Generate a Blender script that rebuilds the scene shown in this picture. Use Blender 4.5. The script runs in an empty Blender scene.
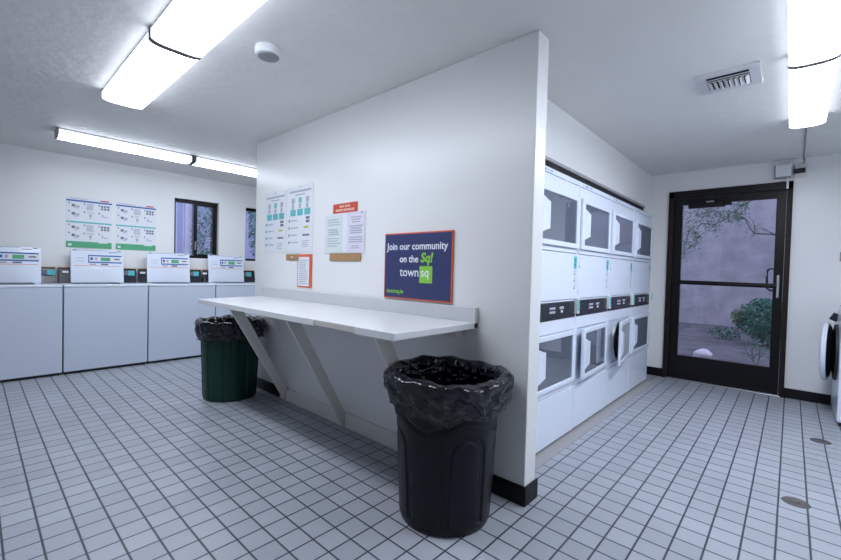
import bpy, bmesh, math, random
from mathutils import Vector, Matrix
random.seed(7)
PI = math.pi
SC = bpy.context.scene
COL = SC.collection

# ------------------------------------------------------------------ camera
CAM_LOC = (0.98683, -1.92828, 1.20673)
RX, RR, RZ = 1.547794, 0.0258126, 0.737580
cam_data = bpy.data.cameras.new('camera')
cam = bpy.data.objects.new('camera', cam_data)
COL.objects.link(cam)
cam.matrix_world = (Matrix.Translation(CAM_LOC) @ Matrix.Rotation(RZ, 4, 'Z')
                    @ Matrix.Rotation(RX, 4, 'X') @ Matrix.Rotation(RR, 4, 'Z'))
cam_data.sensor_width = 36.0
cam_data.lens = 36.0 * 408.194 / 841.0
cam_data.clip_start = 0.02
SC.camera = cam

# ------------------------------------------------------------------ world, exposure
SC.view_settings.view_transform = 'Standard'
SC.view_settings.look = 'None'
SC.view_settings.gamma = 1.0
SC.view_settings.use_curve_mapping = False
SC.view_settings.exposure = 1.5
LAMP = 7.3                      # strength of the fluorescent lenses
world = bpy.data.worlds.new('daylight')
SC.world = world
world.use_nodes = True
wb = world.node_tree.nodes['Background']
wb.inputs['Color'].default_value = (0.66, 0.73, 0.93, 1)
wb.inputs['Strength'].default_value = 0.75

# ------------------------------------------------------------------ materials
def mat(name, col, rough=0.5, metal=0.0, spec=0.5, noise=None, bump=None, emit=None, coat=0.0):
    m = bpy.data.materials.new(name)
    m.use_nodes = True
    nt = m.node_tree
    b = nt.nodes['Principled BSDF']
    b.inputs['Base Color'].default_value = (*col, 1)
    b.inputs['Roughness'].default_value = rough
    b.inputs['Metallic'].default_value = metal
    b.inputs['Specular IOR Level'].default_value = spec
    b.inputs['Coat Weight'].default_value = coat
    if noise or bump:
        tc = nt.nodes.new('ShaderNodeTexCoord')
    if noise:                   # (scale, amount): mottled colour
        n = nt.nodes.new('ShaderNodeTexNoise'); n.inputs['Scale'].default_value = noise[0]
        n.inputs['Detail'].default_value = 4
        nt.links.new(tc.outputs['Object'], n.inputs['Vector'])
        mx = nt.nodes.new('ShaderNodeMix'); mx.data_type = 'RGBA'
        k = noise[1]
        mx.inputs[6].default_value = (*[c * (1 - k) for c in col], 1)
        mx.inputs[7].default_value = (*[min(1, c * (1 + k)) for c in col], 1)
        nt.links.new(n.outputs['Fac'], mx.inputs[0])
        nt.links.new(mx.outputs[2], b.inputs['Base Color'])
    if bump:                    # (scale, strength, distance)
        n2 = nt.nodes.new('ShaderNodeTexNoise'); n2.inputs['Scale'].default_value = bump[0]
        n2.inputs['Detail'].default_value = 5
        nt.links.new(tc.outputs['Object'], n2.inputs['Vector'])
        bp = nt.nodes.new('ShaderNodeBump'); bp.inputs['Strength'].default_value = bump[1]
        bp.inputs['Distance'].default_value = bump[2]
        nt.links.new(n2.outputs['Fac'], bp.inputs['Height'])
        nt.links.new(bp.outputs['Normal'], b.inputs['Normal'])
    if emit:
        b.inputs['Emission Color'].default_value = (*emit[0], 1)
        b.inputs['Emission Strength'].default_value = emit[1]
    return m

def glass_mat(name, tint, refl_rough=0.02, fac=0.12):
    m = bpy.data.materials.new(name); m.use_nodes = True
    nt = m.node_tree
    for n in list(nt.nodes): nt.nodes.remove(n)
    out = nt.nodes.new('ShaderNodeOutputMaterial')
    mix = nt.nodes.new('ShaderNodeMixShader')
    tr = nt.nodes.new('ShaderNodeBsdfTransparent'); tr.inputs['Color'].default_value = (*tint, 1)
    gl = nt.nodes.new('ShaderNodeBsdfGlossy'); gl.inputs['Roughness'].default_value = refl_rough
    lw = nt.nodes.new('ShaderNodeFresnel'); lw.inputs['IOR'].default_value = 1.45
    ad = nt.nodes.new('ShaderNodeMath'); ad.operation = 'ADD'; ad.inputs[1].default_value = fac
    ad.use_clamp = True
    nt.links.new(lw.outputs[0], ad.inputs[0])
    nt.links.new(ad.outputs[0], mix.inputs[0])
    nt.links.new(tr.outputs[0], mix.inputs[1]); nt.links.new(gl.outputs[0], mix.inputs[2])
    nt.links.new(mix.outputs[0], out.inputs['Surface'])
    return m

def sheen_glass(name, tint, fac, sheen, share):  # pale diffuse share imitates room light reflected in the glass
    m = glass_mat(name, tint, 0.03, fac)
    nt = m.node_tree
    out = [n for n in nt.nodes if n.type == 'OUTPUT_MATERIAL'][0]
    src = out.inputs['Surface'].links[0].from_socket
    df = nt.nodes.new('ShaderNodeBsdfDiffuse'); df.inputs['Color'].default_value = (*sheen, 1)
    mx = nt.nodes.new('ShaderNodeMixShader'); mx.inputs[0].default_value = share
    nt.links.new(src, mx.inputs[1]); nt.links.new(df.outputs[0], mx.inputs[2]); nt.links.new(mx.outputs[0], out.inputs['Surface'])
    return m

def tile_mat():
    m = bpy.data.materials.new('floor_tile'); m.use_nodes = True
    nt = m.node_tree; b = nt.nodes['Principled BSDF']
    tc = nt.nodes.new('ShaderNodeTexCoord')
    sep = nt.nodes.new('ShaderNodeSeparateXYZ')
    nt.links.new(tc.outputs['Object'], sep.inputs[0])
    P = 0.117
    dist = []
    cell = []
    for ax, off in (('X', -0.664), ('Y', -0.905)):
        s = nt.nodes.new('ShaderNodeMath'); s.operation = 'SUBTRACT'; s.inputs[1].default_value = off
        nt.links.new(sep.outputs[ax], s.inputs[0])
        p = nt.nodes.new('ShaderNodeMath'); p.operation = 'PINGPONG'; p.inputs[1].default_value = P / 2
        nt.links.new(s.outputs[0], p.inputs[0]); dist.append(p)
        d = nt.nodes.new('ShaderNodeMath'); d.operation = 'DIVIDE'; d.inputs[1].default_value = P
        nt.links.new(s.outputs[0], d.inputs[0])
        f = nt.nodes.new('ShaderNodeMath'); f.operation = 'FLOOR'
        nt.links.new(d.outputs[0], f.inputs[0]); cell.append(f)
    mn = nt.nodes.new('ShaderNodeMath'); mn.operation = 'MINIMUM'
    nt.links.new(dist[0].outputs[0], mn.inputs[0]); nt.links.new(dist[1].outputs[0], mn.inputs[1])
    mr = nt.nodes.new('ShaderNodeMapRange'); mr.interpolation_type = 'SMOOTHSTEP'
    mr.inputs['From Min'].default_value = 0.0026; mr.inputs['From Max'].default_value = 0.0056
    nt.links.new(mn.outputs[0], mr.inputs['Value'])
    cb = nt.nodes.new('ShaderNodeCombineXYZ')
    nt.links.new(cell[0].outputs[0], cb.inputs[0]); nt.links.new(cell[1].outputs[0], cb.inputs[1])
    wn = nt.nodes.new('ShaderNodeTexWhiteNoise'); wn.noise_dimensions = '2D'
    nt.links.new(cb.outputs[0], wn.inputs['Vector'])
    nz = nt.nodes.new('ShaderNodeTexNoise'); nz.inputs['Scale'].default_value = 1.6; nz.inputs['Detail'].default_value = 6
    nt.links.new(tc.outputs['Object'], nz.inputs['Vector'])
    sp = nt.nodes.new('ShaderNodeTexNoise'); sp.inputs['Scale'].default_value = 160; sp.inputs['Detail'].default_value = 2
    nt.links.new(tc.outputs['Object'], sp.inputs['Vector'])
    m1 = nt.nodes.new('ShaderNodeMix'); m1.data_type = 'RGBA'
    m1.inputs[6].default_value = TILE_A; m1.inputs[7].default_value = TILE_B
    nt.links.new(wn.outputs['Value'], m1.inputs[0])
    m2 = nt.nodes.new('ShaderNodeMix'); m2.data_type = 'RGBA'; m2.blend_type = 'MULTIPLY'
    m2.inputs[0].default_value = 1.0
    rmp = nt.nodes.new('ShaderNodeMapRange'); rmp.inputs['To Min'].default_value = 0.86; rmp.inputs['To Max'].default_value = 1.1
    nt.links.new(nz.outputs['Fac'], rmp.inputs['Value'])
    rm2 = nt.nodes.new('ShaderNodeMapRange'); rm2.inputs['From Min'].default_value = 0.3; rm2.inputs['From Max'].default_value = 0.7
    rm2.inputs['To Min'].default_value = 0.93; rm2.inputs['To Max'].default_value = 1.05
    nt.links.new(sp.outputs['Fac'], rm2.inputs['Value'])
    mm = nt.nodes.new('ShaderNodeMath'); mm.operation = 'MULTIPLY'
    nt.links.new(rmp.outputs[0], mm.inputs[0]); nt.links.new(rm2.outputs[0], mm.inputs[1])
    nt.links.new(m1.outputs[2], m2.inputs[6]); nt.links.new(mm.outputs[0], m2.inputs[7])
    m3 = nt.nodes.new('ShaderNodeMix'); m3.data_type = 'RGBA'
    m3.inputs[6].default_value = (0.045, 0.05, 0.065, 1)
    nt.links.new(mr.outputs[0], m3.inputs[0]); nt.links.new(m2.outputs[2], m3.inputs[7])
    nt.links.new(m3.outputs[2], b.inputs['Base Color'])
    bp = nt.nodes.new('ShaderNodeBump'); bp.inputs['Strength'].default_value = 0.5; bp.inputs['Distance'].default_value = 0.002
    nt.links.new(mr.outputs[0], bp.inputs['Height']); nt.links.new(bp.outputs['Normal'], b.inputs['Normal'])
    b.inputs['Roughness'].default_value = 0.38
    b.inputs['Specular IOR Level'].default_value = 0.45
    return m

def film_mat():
    m = mat('black_bag_film', (0.003, 0.004, 0.008), 0.13, spec=0.5)
    nt = m.node_tree; b = nt.nodes['Principled BSDF']
    tc = nt.nodes.new('ShaderNodeTexCoord')
    n = nt.nodes.new('ShaderNodeTexNoise'); n.inputs['Scale'].default_value = 7; n.inputs['Detail'].default_value = 3
    nt.links.new(tc.outputs['Object'], n.inputs['Vector'])
    ad = nt.nodes.new('ShaderNodeMix'); ad.data_type = 'RGBA'; ad.blend_type = 'ADD'; ad.inputs[0].default_value = 0.12
    nt.links.new(tc.outputs['Object'], ad.inputs[6]); nt.links.new(n.outputs['Color'], ad.inputs[7])
    mp = nt.nodes.new('ShaderNodeMapping'); mp.inputs['Scale'].default_value = (1, 1, 1.7)
    nt.links.new(ad.outputs[2], mp.inputs['Vector'])
    v = nt.nodes.new('ShaderNodeTexVoronoi'); v.inputs['Scale'].default_value = 17
    nt.links.new(mp.outputs[0], v.inputs['Vector'])
    bp = nt.nodes.new('ShaderNodeBump'); bp.inputs['Strength'].default_value = 0.6; bp.inputs['Distance'].default_value = 0.02
    nt.links.new(v.outputs['Distance'], bp.inputs['Height']); nt.links.new(bp.outputs['Normal'], b.inputs['Normal'])
    return m

TILE_A = (0.365, 0.39, 0.44, 1)
TILE_B = (0.42, 0.445, 0.50, 1)
M = {
    'wall': mat('white_wall_paint', (0.83, 0.835, 0.84), 0.33, bump=(90, 0.08, 0.002), noise=(1.1, 0.02)),
    'ceil': mat('ceiling_texture_paint', (0.79, 0.785, 0.765), 0.6, bump=(14, 0.55, 0.01), noise=(2.5, 0.05)),
    'floor': tile_mat(),
    'black_base': mat('black_rubber_base', (0.005, 0.005, 0.007), 0.45, spec=0.3),
    'white_base': mat('white_painted_wood', (0.74, 0.73, 0.70), 0.45, noise=(7, 0.05)),
    'brace': mat('offwhite_painted_board', (0.74, 0.725, 0.69), 0.4, noise=(9, 0.06)),
    'laminate': mat('pale_laminate', (0.74, 0.745, 0.765), 0.28, noise=(3.0, 0.05)),
    'splash': mat('splash_laminate', (0.60, 0.61, 0.64), 0.3, noise=(5.0, 0.07)),
    'raw_edge': mat('raw_board_edge', (0.60, 0.57, 0.53), 0.7, noise=(40, 0.15)),
    'enamel': mat('white_enamel', (0.80, 0.86, 0.985), 0.22, coat=0.2),
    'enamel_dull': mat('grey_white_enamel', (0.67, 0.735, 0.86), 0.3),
    'seam': mat('dark_seam', (0.10, 0.11, 0.15), 0.6),
    'panel_black': mat('black_control_panel', (0.018, 0.02, 0.032), 0.22),
    'drum': mat('drum_steel', (0.42, 0.44, 0.50), 0.35, metal=0.6),
    'gasket': mat('dark_gasket', (0.02, 0.02, 0.025), 0.5),
    'door_glass': sheen_glass('dryer_glass', (0.55, 0.59, 0.70), 0.30, (0.30, 0.34, 0.44), 0.34),
    'pane': glass_mat('window_pane', (0.86, 0.87, 0.95), 0.01, 0.0),
    'teal': mat('teal_reader', (0.10, 0.50, 0.52), 0.35),
    'teal_ink': mat('teal_ink', (0.03, 0.33, 0.40), 0.5),
    'bronze': mat('dark_bronze_aluminium', (0.0055, 0.0045, 0.006), 0.38, spec=0.25),
    'bronze_edge': mat('brown_jamb', (0.016, 0.010, 0.010), 0.5, spec=0.25),
    'steel': mat('brushed_steel', (0.55, 0.57, 0.6), 0.3, metal=0.9),
    'drain': mat('drain_steel', (0.16, 0.155, 0.15), 0.5, metal=0.7, noise=(60, 0.3)),
    'black_plastic': mat('black_can_plastic', (0.0035, 0.005, 0.009), 0.36, spec=0.28, bump=(220, 0.06, 0.001)),
    'green_plastic': mat('green_can_plastic', (0.002, 0.036, 0.024), 0.36, spec=0.3, bump=(220, 0.06, 0.001)),
    'bag': film_mat(),
    'paper': mat('white_paper', (0.78, 0.80, 0.86), 0.5),
    'paper_green': mat('pale_green_paper', (0.68, 0.76, 0.76), 0.5),
    'paper_lilac': mat('pale_lilac_paper', (0.74, 0.70, 0.82), 0.5),
    'ink': mat('grey_ink', (0.16, 0.17, 0.22), 0.6),
    'ink_light': mat('pale_ink', (0.42, 0.45, 0.52), 0.6),
    'blue_ink': mat('blue_ink', (0.03, 0.12, 0.42), 0.5),
    'red_ink': mat('red_ink', (0.55, 0.06, 0.05), 0.5),
    'pink_ink': mat('pale_red_ink', (0.75, 0.42, 0.38), 0.5),
    'green_ink': mat('green_band_ink', (0.10, 0.42, 0.22), 0.5),
    'yellow_ink': mat('yellow_ink', (0.55, 0.55, 0.05), 0.5),
    'red_sign': mat('red_placard', (0.60, 0.055, 0.025), 0.4),
    'cream_ink': mat('cream_ink', (0.80, 0.48, 0.38), 0.5),
    'orange': mat('orange_border', (0.70, 0.13, 0.05), 0.45),
    'tan': mat('tan_wood_strip', (0.40, 0.235, 0.11), 0.55, noise=(20, 0.15)),
    'navy': mat('navy_sign', (0.040, 0.050, 0.150), 0.35),
    'white_ink': mat('white_ink', (0.80, 0.82, 0.88), 0.5),
    'lime': mat('lime_ink', (0.26, 0.60, 0.06), 0.5),
    'white_plastic': mat('white_plastic', (0.78, 0.79, 0.82), 0.4),
    'grey_plastic': mat('grey_plastic', (0.30, 0.30, 0.31), 0.5),
    'housing': mat('white_fixture_metal', (0.72, 0.74, 0.78), 0.4),
    'diffuser': mat('lamp_lens', (0.85, 0.87, 0.9), 0.35, emit=((0.83, 0.895, 1.0), LAMP)),
    'side_lens': mat('lamp_side_lens', (0.80, 0.82, 0.86), 0.4, emit=((0.83, 0.895, 1.0), LAMP * 0.22)),
    'diffuser_bright': mat('lamp_lens_aisle', (0.85, 0.87, 0.9), 0.35, emit=((0.83, 0.895, 1.0), LAMP * 1.75)),  # aisle lenses: emission raised to brighten the dryer aisle
    'side_lens_bright': mat('lamp_side_lens_aisle', (0.80, 0.82, 0.86), 0.4, emit=((0.83, 0.895, 1.0), LAMP * 0.17)),
    'leaf_d': mat('light_leaf', (0.16, 0.36, 0.28), 0.55, noise=(6, 0.4)),
    'vent': mat('vent_white_metal', (0.66, 0.67, 0.69), 0.4),
    'dark': mat('void_shade_paint', (0.01, 0.01, 0.012), 0.8),
    'fascia': mat('grey_fascia', (0.36, 0.35, 0.36), 0.5),
    'stucco': mat('courtyard_stucco', (0.315, 0.30, 0.325), 0.85, noise=(2.6, 0.5), bump=(9, 0.5, 0.03)),
    'soil': mat('leaf_littered_ground', (0.105, 0.095, 0.105), 0.9, noise=(3.0, 0.8), bump=(8, 0.9, 0.06)),
    'rock': mat('pale_rock', (0.62, 0.57, 0.60), 0.8, noise=(6, 0.15), bump=(12, 0.5, 0.02)),
    'leaf_a': mat('dark_leaf', (0.03, 0.14, 0.075), 0.55, noise=(6, 0.5)),
    'leaf_b': mat('olive_leaf', (0.10, 0.17, 0.07), 0.55, noise=(6, 0.5)),
    'leaf_c': mat('blue_green_leaf', (0.05, 0.19, 0.15), 0.55, noise=(6, 0.5)),
    'bark': mat('grey_bark', (0.09, 0.075, 0.075), 0.9, noise=(12, 0.3)),
    'pale_bark': mat('pale_bark', (0.62, 0.60, 0.66), 0.8, noise=(8, 0.25)),
    'fence': mat('weathered_fence_wood', (0.46, 0.46, 0.66), 0.8, noise=(4, 0.25)),
}

# ------------------------------------------------------------------ mesh builder
class B:
    def __init__(s):
        s.bm = bmesh.new(); s.mats = []
    def mi(s, m):
        if m not in s.mats: s.mats.append(m)
        return s.mats.index(m)
    def quad(s, pts, m):
        f = s.bm.faces.new([s.bm.verts.new(p) for p in pts]); f.material_index = s.mi(m); return f
    def box(s, x0, y0, z0, x1, y1, z1, m, bev=0.0, seg=2, rot=None):
        x0, x1 = min(x0, x1), max(x0, x1); y0, y1 = min(y0, y1), max(y0, y1); z0, z1 = min(z0, z1), max(z0, z1)
        r = bmesh.ops.create_cube(s.bm, size=1.0)
        vs = r['verts']
        c = Vector(((x0 + x1) / 2, (y0 + y1) / 2, (z0 + z1) / 2))
        for v in vs:
            v.co = Vector((v.co.x * (x1 - x0), v.co.y * (y1 - y0), v.co.z * (z1 - z0)))
            if rot: v.co = rot @ v.co
            v.co += c
        i = s.mi(m)
        fs = {f for v in vs for f in v.link_faces}
        for f in fs: f.material_index = i
        if bev > 0:
            es = list({e for v in vs for e in v.link_edges})
            rr = bmesh.ops.bevel(s.bm, geom=es, offset=bev, segments=seg, profile=0.5, affect='EDGES')
            for f in rr['faces']: f.material_index = i
        return s
    def prism(s, poly, axis, a, b, m, bev=0.0):
        def P(p, t):
            if axis == 'x': return (t, p[0], p[1])
            if axis == 'y': return (p[0], t, p[1])
            return (p[0], p[1], t)
        va = [s.bm.verts.new(P(p, a)) for p in poly]; vb = [s.bm.verts.new(P(p, b)) for p in poly]
        i = s.mi(m); n = len(poly); fs = []
        fs.append(s.bm.faces.new(va)); fs.append(s.bm.faces.new(vb[::-1]))
        for k in range(n):
            fs.append(s.bm.faces.new([va[k], vb[k], vb[(k + 1) % n], va[(k + 1) % n]]))
        for f in fs: f.material_index = i
        if bev > 0:
            es = list({e for f in fs for e in f.edges})
            rr = bmesh.ops.bevel(s.bm, geom=es, offset=bev, segments=2, profile=0.5, affect='EDGES')
            for f in rr['faces']: f.material_index = i
        return s
    def rings(s, rings, m, close=True, cap0=False, cap1=False):
        vs = [[s.bm.verts.new(p) for p in r] for r in rings]
        i = s.mi(m); n = len(vs[0])
        for a, b in zip(vs[:-1], vs[1:]):
            for k in range(n if close else n - 1):
                f = s.bm.faces.new([a[k], a[(k + 1) % n], b[(k + 1) % n], b[k]]); f.material_index = i
        if cap0: s.bm.faces.new(vs[0][::-1]).material_index = i
        if cap1: s.bm.faces.new(vs[-1]).material_index = i
        return s
    def lathe(s, prof, m, seg=48, fn=None, cap0=False, cap1=False, c=(0, 0, 0)):
        R = []
        for k, (r, z) in enumerate(prof):
            ring = []
            for j in range(seg):
                t = 2 * PI * j / seg
                rr, zz = (r, z) if fn is None else fn(r, z, t, k)
                ring.append((c[0] + rr * math.cos(t), c[1] + rr * math.sin(t), c[2] + zz))
            R.append(ring)
        return s.rings(R, m, True, cap0, cap1)
    def tube(s, pts, r, m, seg=8):
        pts = [Vector(p) for p in pts]; R = []
        rad = r if isinstance(r, (list, tuple)) else [r] * len(pts)
        up = Vector((0, 0, 1))
        for k, p in enumerate(pts):
            d = (pts[min(k + 1, len(pts) - 1)] - pts[max(k - 1, 0)]).normalized()
            u = d.cross(up)
            if u.length < 0.05: u = d.cross(Vector((1, 0, 0)))
            u.normalize(); w = d.cross(u)
            R.append([tuple(p + rad[k] * (math.cos(2 * PI * j / seg) * u + math.sin(2 * PI * j / seg) * w)) for j in range(seg)])
        return s.rings(R, m, True, True, True)
    def plate_hole(s, y0, z0, y1, z1, cy, cz, r, x, m, seg=40):
        """a plate in the plane x with a round hole"""
        i = s.mi(m); inn, out = [], []
        angs = [2 * PI * j / seg for j in range(seg)]
        for cyy, czz in ((y0, z0), (y1, z0), (y1, z1), (y0, z1)):
            a = math.atan2(czz - cz, cyy - cy) % (2 * PI)
            j = min(range(seg), key=lambda q: min(abs(angs[q] - a), 2 * PI - abs(angs[q] - a)))
            angs[j] = a
        for t in angs:
            cs, sn = math.cos(t), math.sin(t)
            k = min(((y1 - cy) / cs if cs > 1e-9 else (y0 - cy) / cs if cs < -1e-9 else 1e9),
                    ((z1 - cz) / sn if sn > 1e-9 else (z0 - cz) / sn if sn < -1e-9 else 1e9))
            out.append(s.bm.verts.new((x, cy + k * cs, cz + k * sn)))
            inn.append(s.bm.verts.new((x, cy + r * cs, cz + r * sn)))
        for j in range(seg):
            f = s.bm.faces.new([out[j], out[(j + 1) % seg], inn[(j + 1) % seg], inn[j]]); f.material_index = i
        return s
    def build(s, name, parent=None, loc=(0, 0, 0), smooth=False, recalc=True, angle=40):
        if recalc: bmesh.ops.recalc_face_normals(s.bm, faces=s.bm.faces[:])
        if smooth:
            for f in s.bm.faces: f.smooth = True
            for e in s.bm.edges:
                if len(e.link_faces) == 2 and e.calc_face_angle(0) > math.radians(angle): e.smooth = False
        me = bpy.data.meshes.new(name)
        s.bm.to_mesh(me); s.bm.free()
        for m in s.mats: me.materials.append(m)
        o = bpy.data.objects.new(name, me)
        COL.objects.link(o)
        o.location = loc
        if parent: o.parent = parent
        return o

def tag(o, label, cat, group=None):
    o['label'] = label; o['category'] = cat
    if group: o['group'] = group
    return o
def thing(name, label, cat, loc=(0, 0, 0), rz=0.0, group=None):
    o = bpy.data.objects.new(name, None); COL.objects.link(o)
    o.empty_display_size = 0.1
    o.location = loc; o.rotation_euler = (0, 0, rz)
    return tag(o, label, cat, group)
def struct(o):
    o['kind'] = 'structure'; return o
def struct_empty(name, loc=(0, 0, 0)):
    o = bpy.data.objects.new(name, None); COL.objects.link(o); o.location = loc
    return struct(o)
def children(o): return [c for c in bpy.data.objects if c.parent == o]
def copy_tree(o, parent=None):
    c = o.copy(); COL.objects.link(c)
    if parent: c.parent = parent
    for ch in children(o): copy_tree(ch, c)
    return c

def text_mesh(body, size, m, name, parent, loc, rot, align='LEFT', bold=0.0, shear=0.0, extrude=0.0004):
    cu = bpy.data.curves.new('lettering', 'FONT')
    cu.body = body; cu.size = size; cu.align_x = align; cu.offset = bold; cu.shear = shear; cu.extrude = extrude
    cu.resolution_u = 3
    tmp = bpy.data.objects.new('lettering_curve', cu)
    COL.objects.link(tmp)
    bpy.context.view_layer.update()
    me = bpy.data.meshes.new_from_object(tmp.evaluated_get(bpy.context.evaluated_depsgraph_get()))
    bpy.data.objects.remove(tmp); bpy.data.curves.remove(cu)
    me.materials.clear(); me.materials.append(m)
    o = bpy.data.objects.new(name, me); COL.objects.link(o)
    o.parent = parent; o.location = loc; o.rotation_euler = rot
    return o

# ================================================================== SETTING
H = 2.44
XL, XR, YN, YF = -5.25, 2.06, -4.4, 3.70       # room extents
XW = -0.33                                     # wall over the dryers
XE = -3.03                                     # left end of the centre wall
YB = 1.95                                      # back of the left bay
b = B(); b.box(XL - 0.2, YN - 0.1, -0.08, XR + 0.1, YF + 0.1, 0, M['floor']); struct(b.build('floor'))
b = B(); b.box(XL - 0.2, YN - 0.1, H, XR + 0.1, YF + 0.1, H + 0.1, M['ceil']); struct(b.build('ceiling'))

# left wall with two window openings
W1 = (-0.072, 0.508, 1.30, 2.113); W2 = (0.907, 1.487, 1.29, 2.11)
b = B(); T = 0.15
def wseg(y0, y1, z0, z1): b.box(XL - T, y0, z0, XL, y1, z1, M['wall'])
wseg(YN, W1[0], 0, H); wseg(W1[1], W2[0], 0, H); wseg(W2[1], YB + 0.1, 0, H)
for w in (W1, W2):
    wseg(w[0], w[1], 0, w[2]); wseg(w[0], w[1], w[3], H)
struct(b.build('wall_left'))
# centre partition
b = B(); b.box(XE, 0, 0, 0, 0.118, H, M['wall'], 0.004); struct(b.build('wall_center'))
b = B(); b.box(XE, 0.118, 0, XE + 0.1, YB + 0.1, H, M['wall']); struct(b.build('wall_bay'))
b = B(); b.box(XL - T, YB, 0, XE, YB + 0.1, H, M['wall']); struct(b.build('wall_back'))
# wall over the dryers + return beside them
b = B(); b.box(XW - 0.1, 0.118, 2.035, XW, 3.40, H, M['wall']); b.box(XW - 0.1, 3.40, 0, XW, YF, H, M['wall'])
b.box(-1.32, 0.118, 0, -1.24, 3.40, H, M['wall']); b.box(-1.32, 3.40, 0, XW - 0.1, 3.48, H, M['wall'])
struct(b.build('wall_header'))
b = B(); b.box(XW - 0.06, 0.118, 2.012, XW + 0.012, 3.40, 2.035, M['fascia']); struct(b.build('trim_1'))
b = B(); b.box(XW - 0.05, 0.118, 1.925, XW - 0.004, 3.40, 2.012, M['dark']); struct(b.build('gap_shade_strip'))  # dark strip stands in for the shade in the gap above the dryers
# door wall with opening
DX0, DX1, DZ = -0.128, 0.968, 2.215
b = B()
b.box(XW - 0.1, YF, 0, DX0, YF + 0.15, H, M['wall']); b.box(DX1, YF, 0, XR, YF + 0.15, H, M['wall'])
b.box(DX0, YF, DZ, DX1, YF + 0.15, H, M['wall'])
struct(b.build('wall_far'))
b = B(); b.box(XR, YN, 0, XR + 0.1, YF + 0.15, H, M['wall']); struct(b.build('wall_right'))
b = B(); b.box(XL - T, YN - 0.1, 0, XR + 0.1, YN, H, M['wall']); struct(b.build('wall_near'))

b = B(); b.box(-0.30, 0.118, 0, -0.135, 3.36, 0.004, M['fascia'], 0.001); struct(b.build('trim_3'))
# baseboards
b = B()
b.box(-0.34, -0.012, 0, 0.012, 0, 0.102, M['black_base'], 0.004); b.box(0, -0.012, 0, 0.012, 0.13, 0.102, M['black_base'], 0.004)
b.box(XE, -0.012, 0, -2.46, 0, 0.102, M['black_base'], 0.004)
b.box(XE - 0.012, -0.012, 0, XE, YB, 0.102, M['black_base'], 0.004)
struct(b.build('baseboard_center'))
b = B(); b.box(-2.46, -0.022, 0.0, -0.34, 0, 0.112, M['white_base'], 0.005); struct(b.build('baseboard_counter'))
b = B(); b.box(XW, YF - 0.012, 0, DX0, YF, 0.10, M['black_base'], 0.003); b.box(DX1, YF - 0.012, 0, XR, YF, 0.10, M['black_base'], 0.003)
b.box(XW, 3.40, 0, XW + 0.012, YF, 0.10, M['black_base'], 0.003)
struct(b.build('baseboard_far'))

# glass entrance door
door = struct_empty('door_1', (DX0, YF, 0))
DW = DX1 - DX0
b = B()
b.box(0, -0.03, 0, 0.052, 0.11, DZ, M['bronze_edge'], 0.003); b.box(DW - 0.045, -0.03, 0, DW, 0.11, DZ, M['bronze_edge'], 0.003)
b.box(0, -0.03, 2.135, DW, 0.11, DZ, M['bronze'], 0.003)
b.build('door_frame', door)
leaf = bpy.data.objects.new('door_leaf', None); COL.objects.link(leaf); leaf.parent = door
GX0, GX1, GZ0, GZ1 = 0.138, 0.972, 0.285, 2.055        # glass opening (local x)
b = B()
b.box(0.055, 0.01, 0.012, GX0, 0.055, 2.13, M['bronze'], 0.003); b.box(GX1, 0.01, 0.012, DW - 0.048, 0.055, 2.13, M['bronze'], 0.003)
b.box(GX0, 0.01, 0.012, GX1, 0.055, GZ0, M['bronze'], 0.003); b.box(GX0, 0.01, GZ1, GX1, 0.055, 2.13, M['bronze'], 0.003)
b.build('leaf_frame', leaf)
b = B(); b.box(GX0, 0.028, GZ0, GX1, 0.034, GZ1, M['pane']); b.build('glass_panel', leaf)
b = B()
b.tube([(GX0 - 0.03, -0.035, 1.152), (GX1 + 0.02, -0.035, 1.142)], 0.024, M['bronze'], 12)
for x in (GX0 - 0.02, GX1 + 0.01): b.box(x - 0.02, -0.03, 1.125, x + 0.02, 0.012, 1.17, M['bronze'], 0.003)
b.build('push_bar', leaf, smooth=True)
b = B(); b.tube([(GX1 - 0.0, 0.055, 1.32), (GX1 - 0.02, 0.1, 1.325), (GX1 - 0.05, 0.115, 1.31), (GX1 - 0.055, 0.115, 1.22), (GX1 - 0.05, 0.115, 1.11), (GX1 - 0.02, 0.1, 1.09), (GX1, 0.055, 1.095)], 0.011, M['bronze'], 10)
b.build('pull_handle', leaf, smooth=True)
b = B(); b.box(GX1 + 0.028, -0.002, 1.02, GX1 + 0.048, 0.011, 1.255, M['steel'], 0.003); b.build('latch_plate', leaf)
b = B(); b.box(0.20, -0.045, 2.005, 0.545, 0.009, 2.052, M['bronze'], 0.006); b.box(0.545, -0.03, 2.02, 0.60, 0.009, 2.05, M['bronze'], 0.004)
b.box(0.37, -0.04, 2.06, 0.44, 0.009, 2.075, M['grey_plastic'], 0.003); b.box(0.16, -0.006, 1.995, 0.20, 0.009, 2.04, M['white_plastic'], 0.002)
b.build('door_closer', leaf)
b = B(); b.box(0.03, -0.035, 0, DW - 0.03, 0.12, 0.011, M['steel'], 0.003); b.build('threshold', door)

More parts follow.
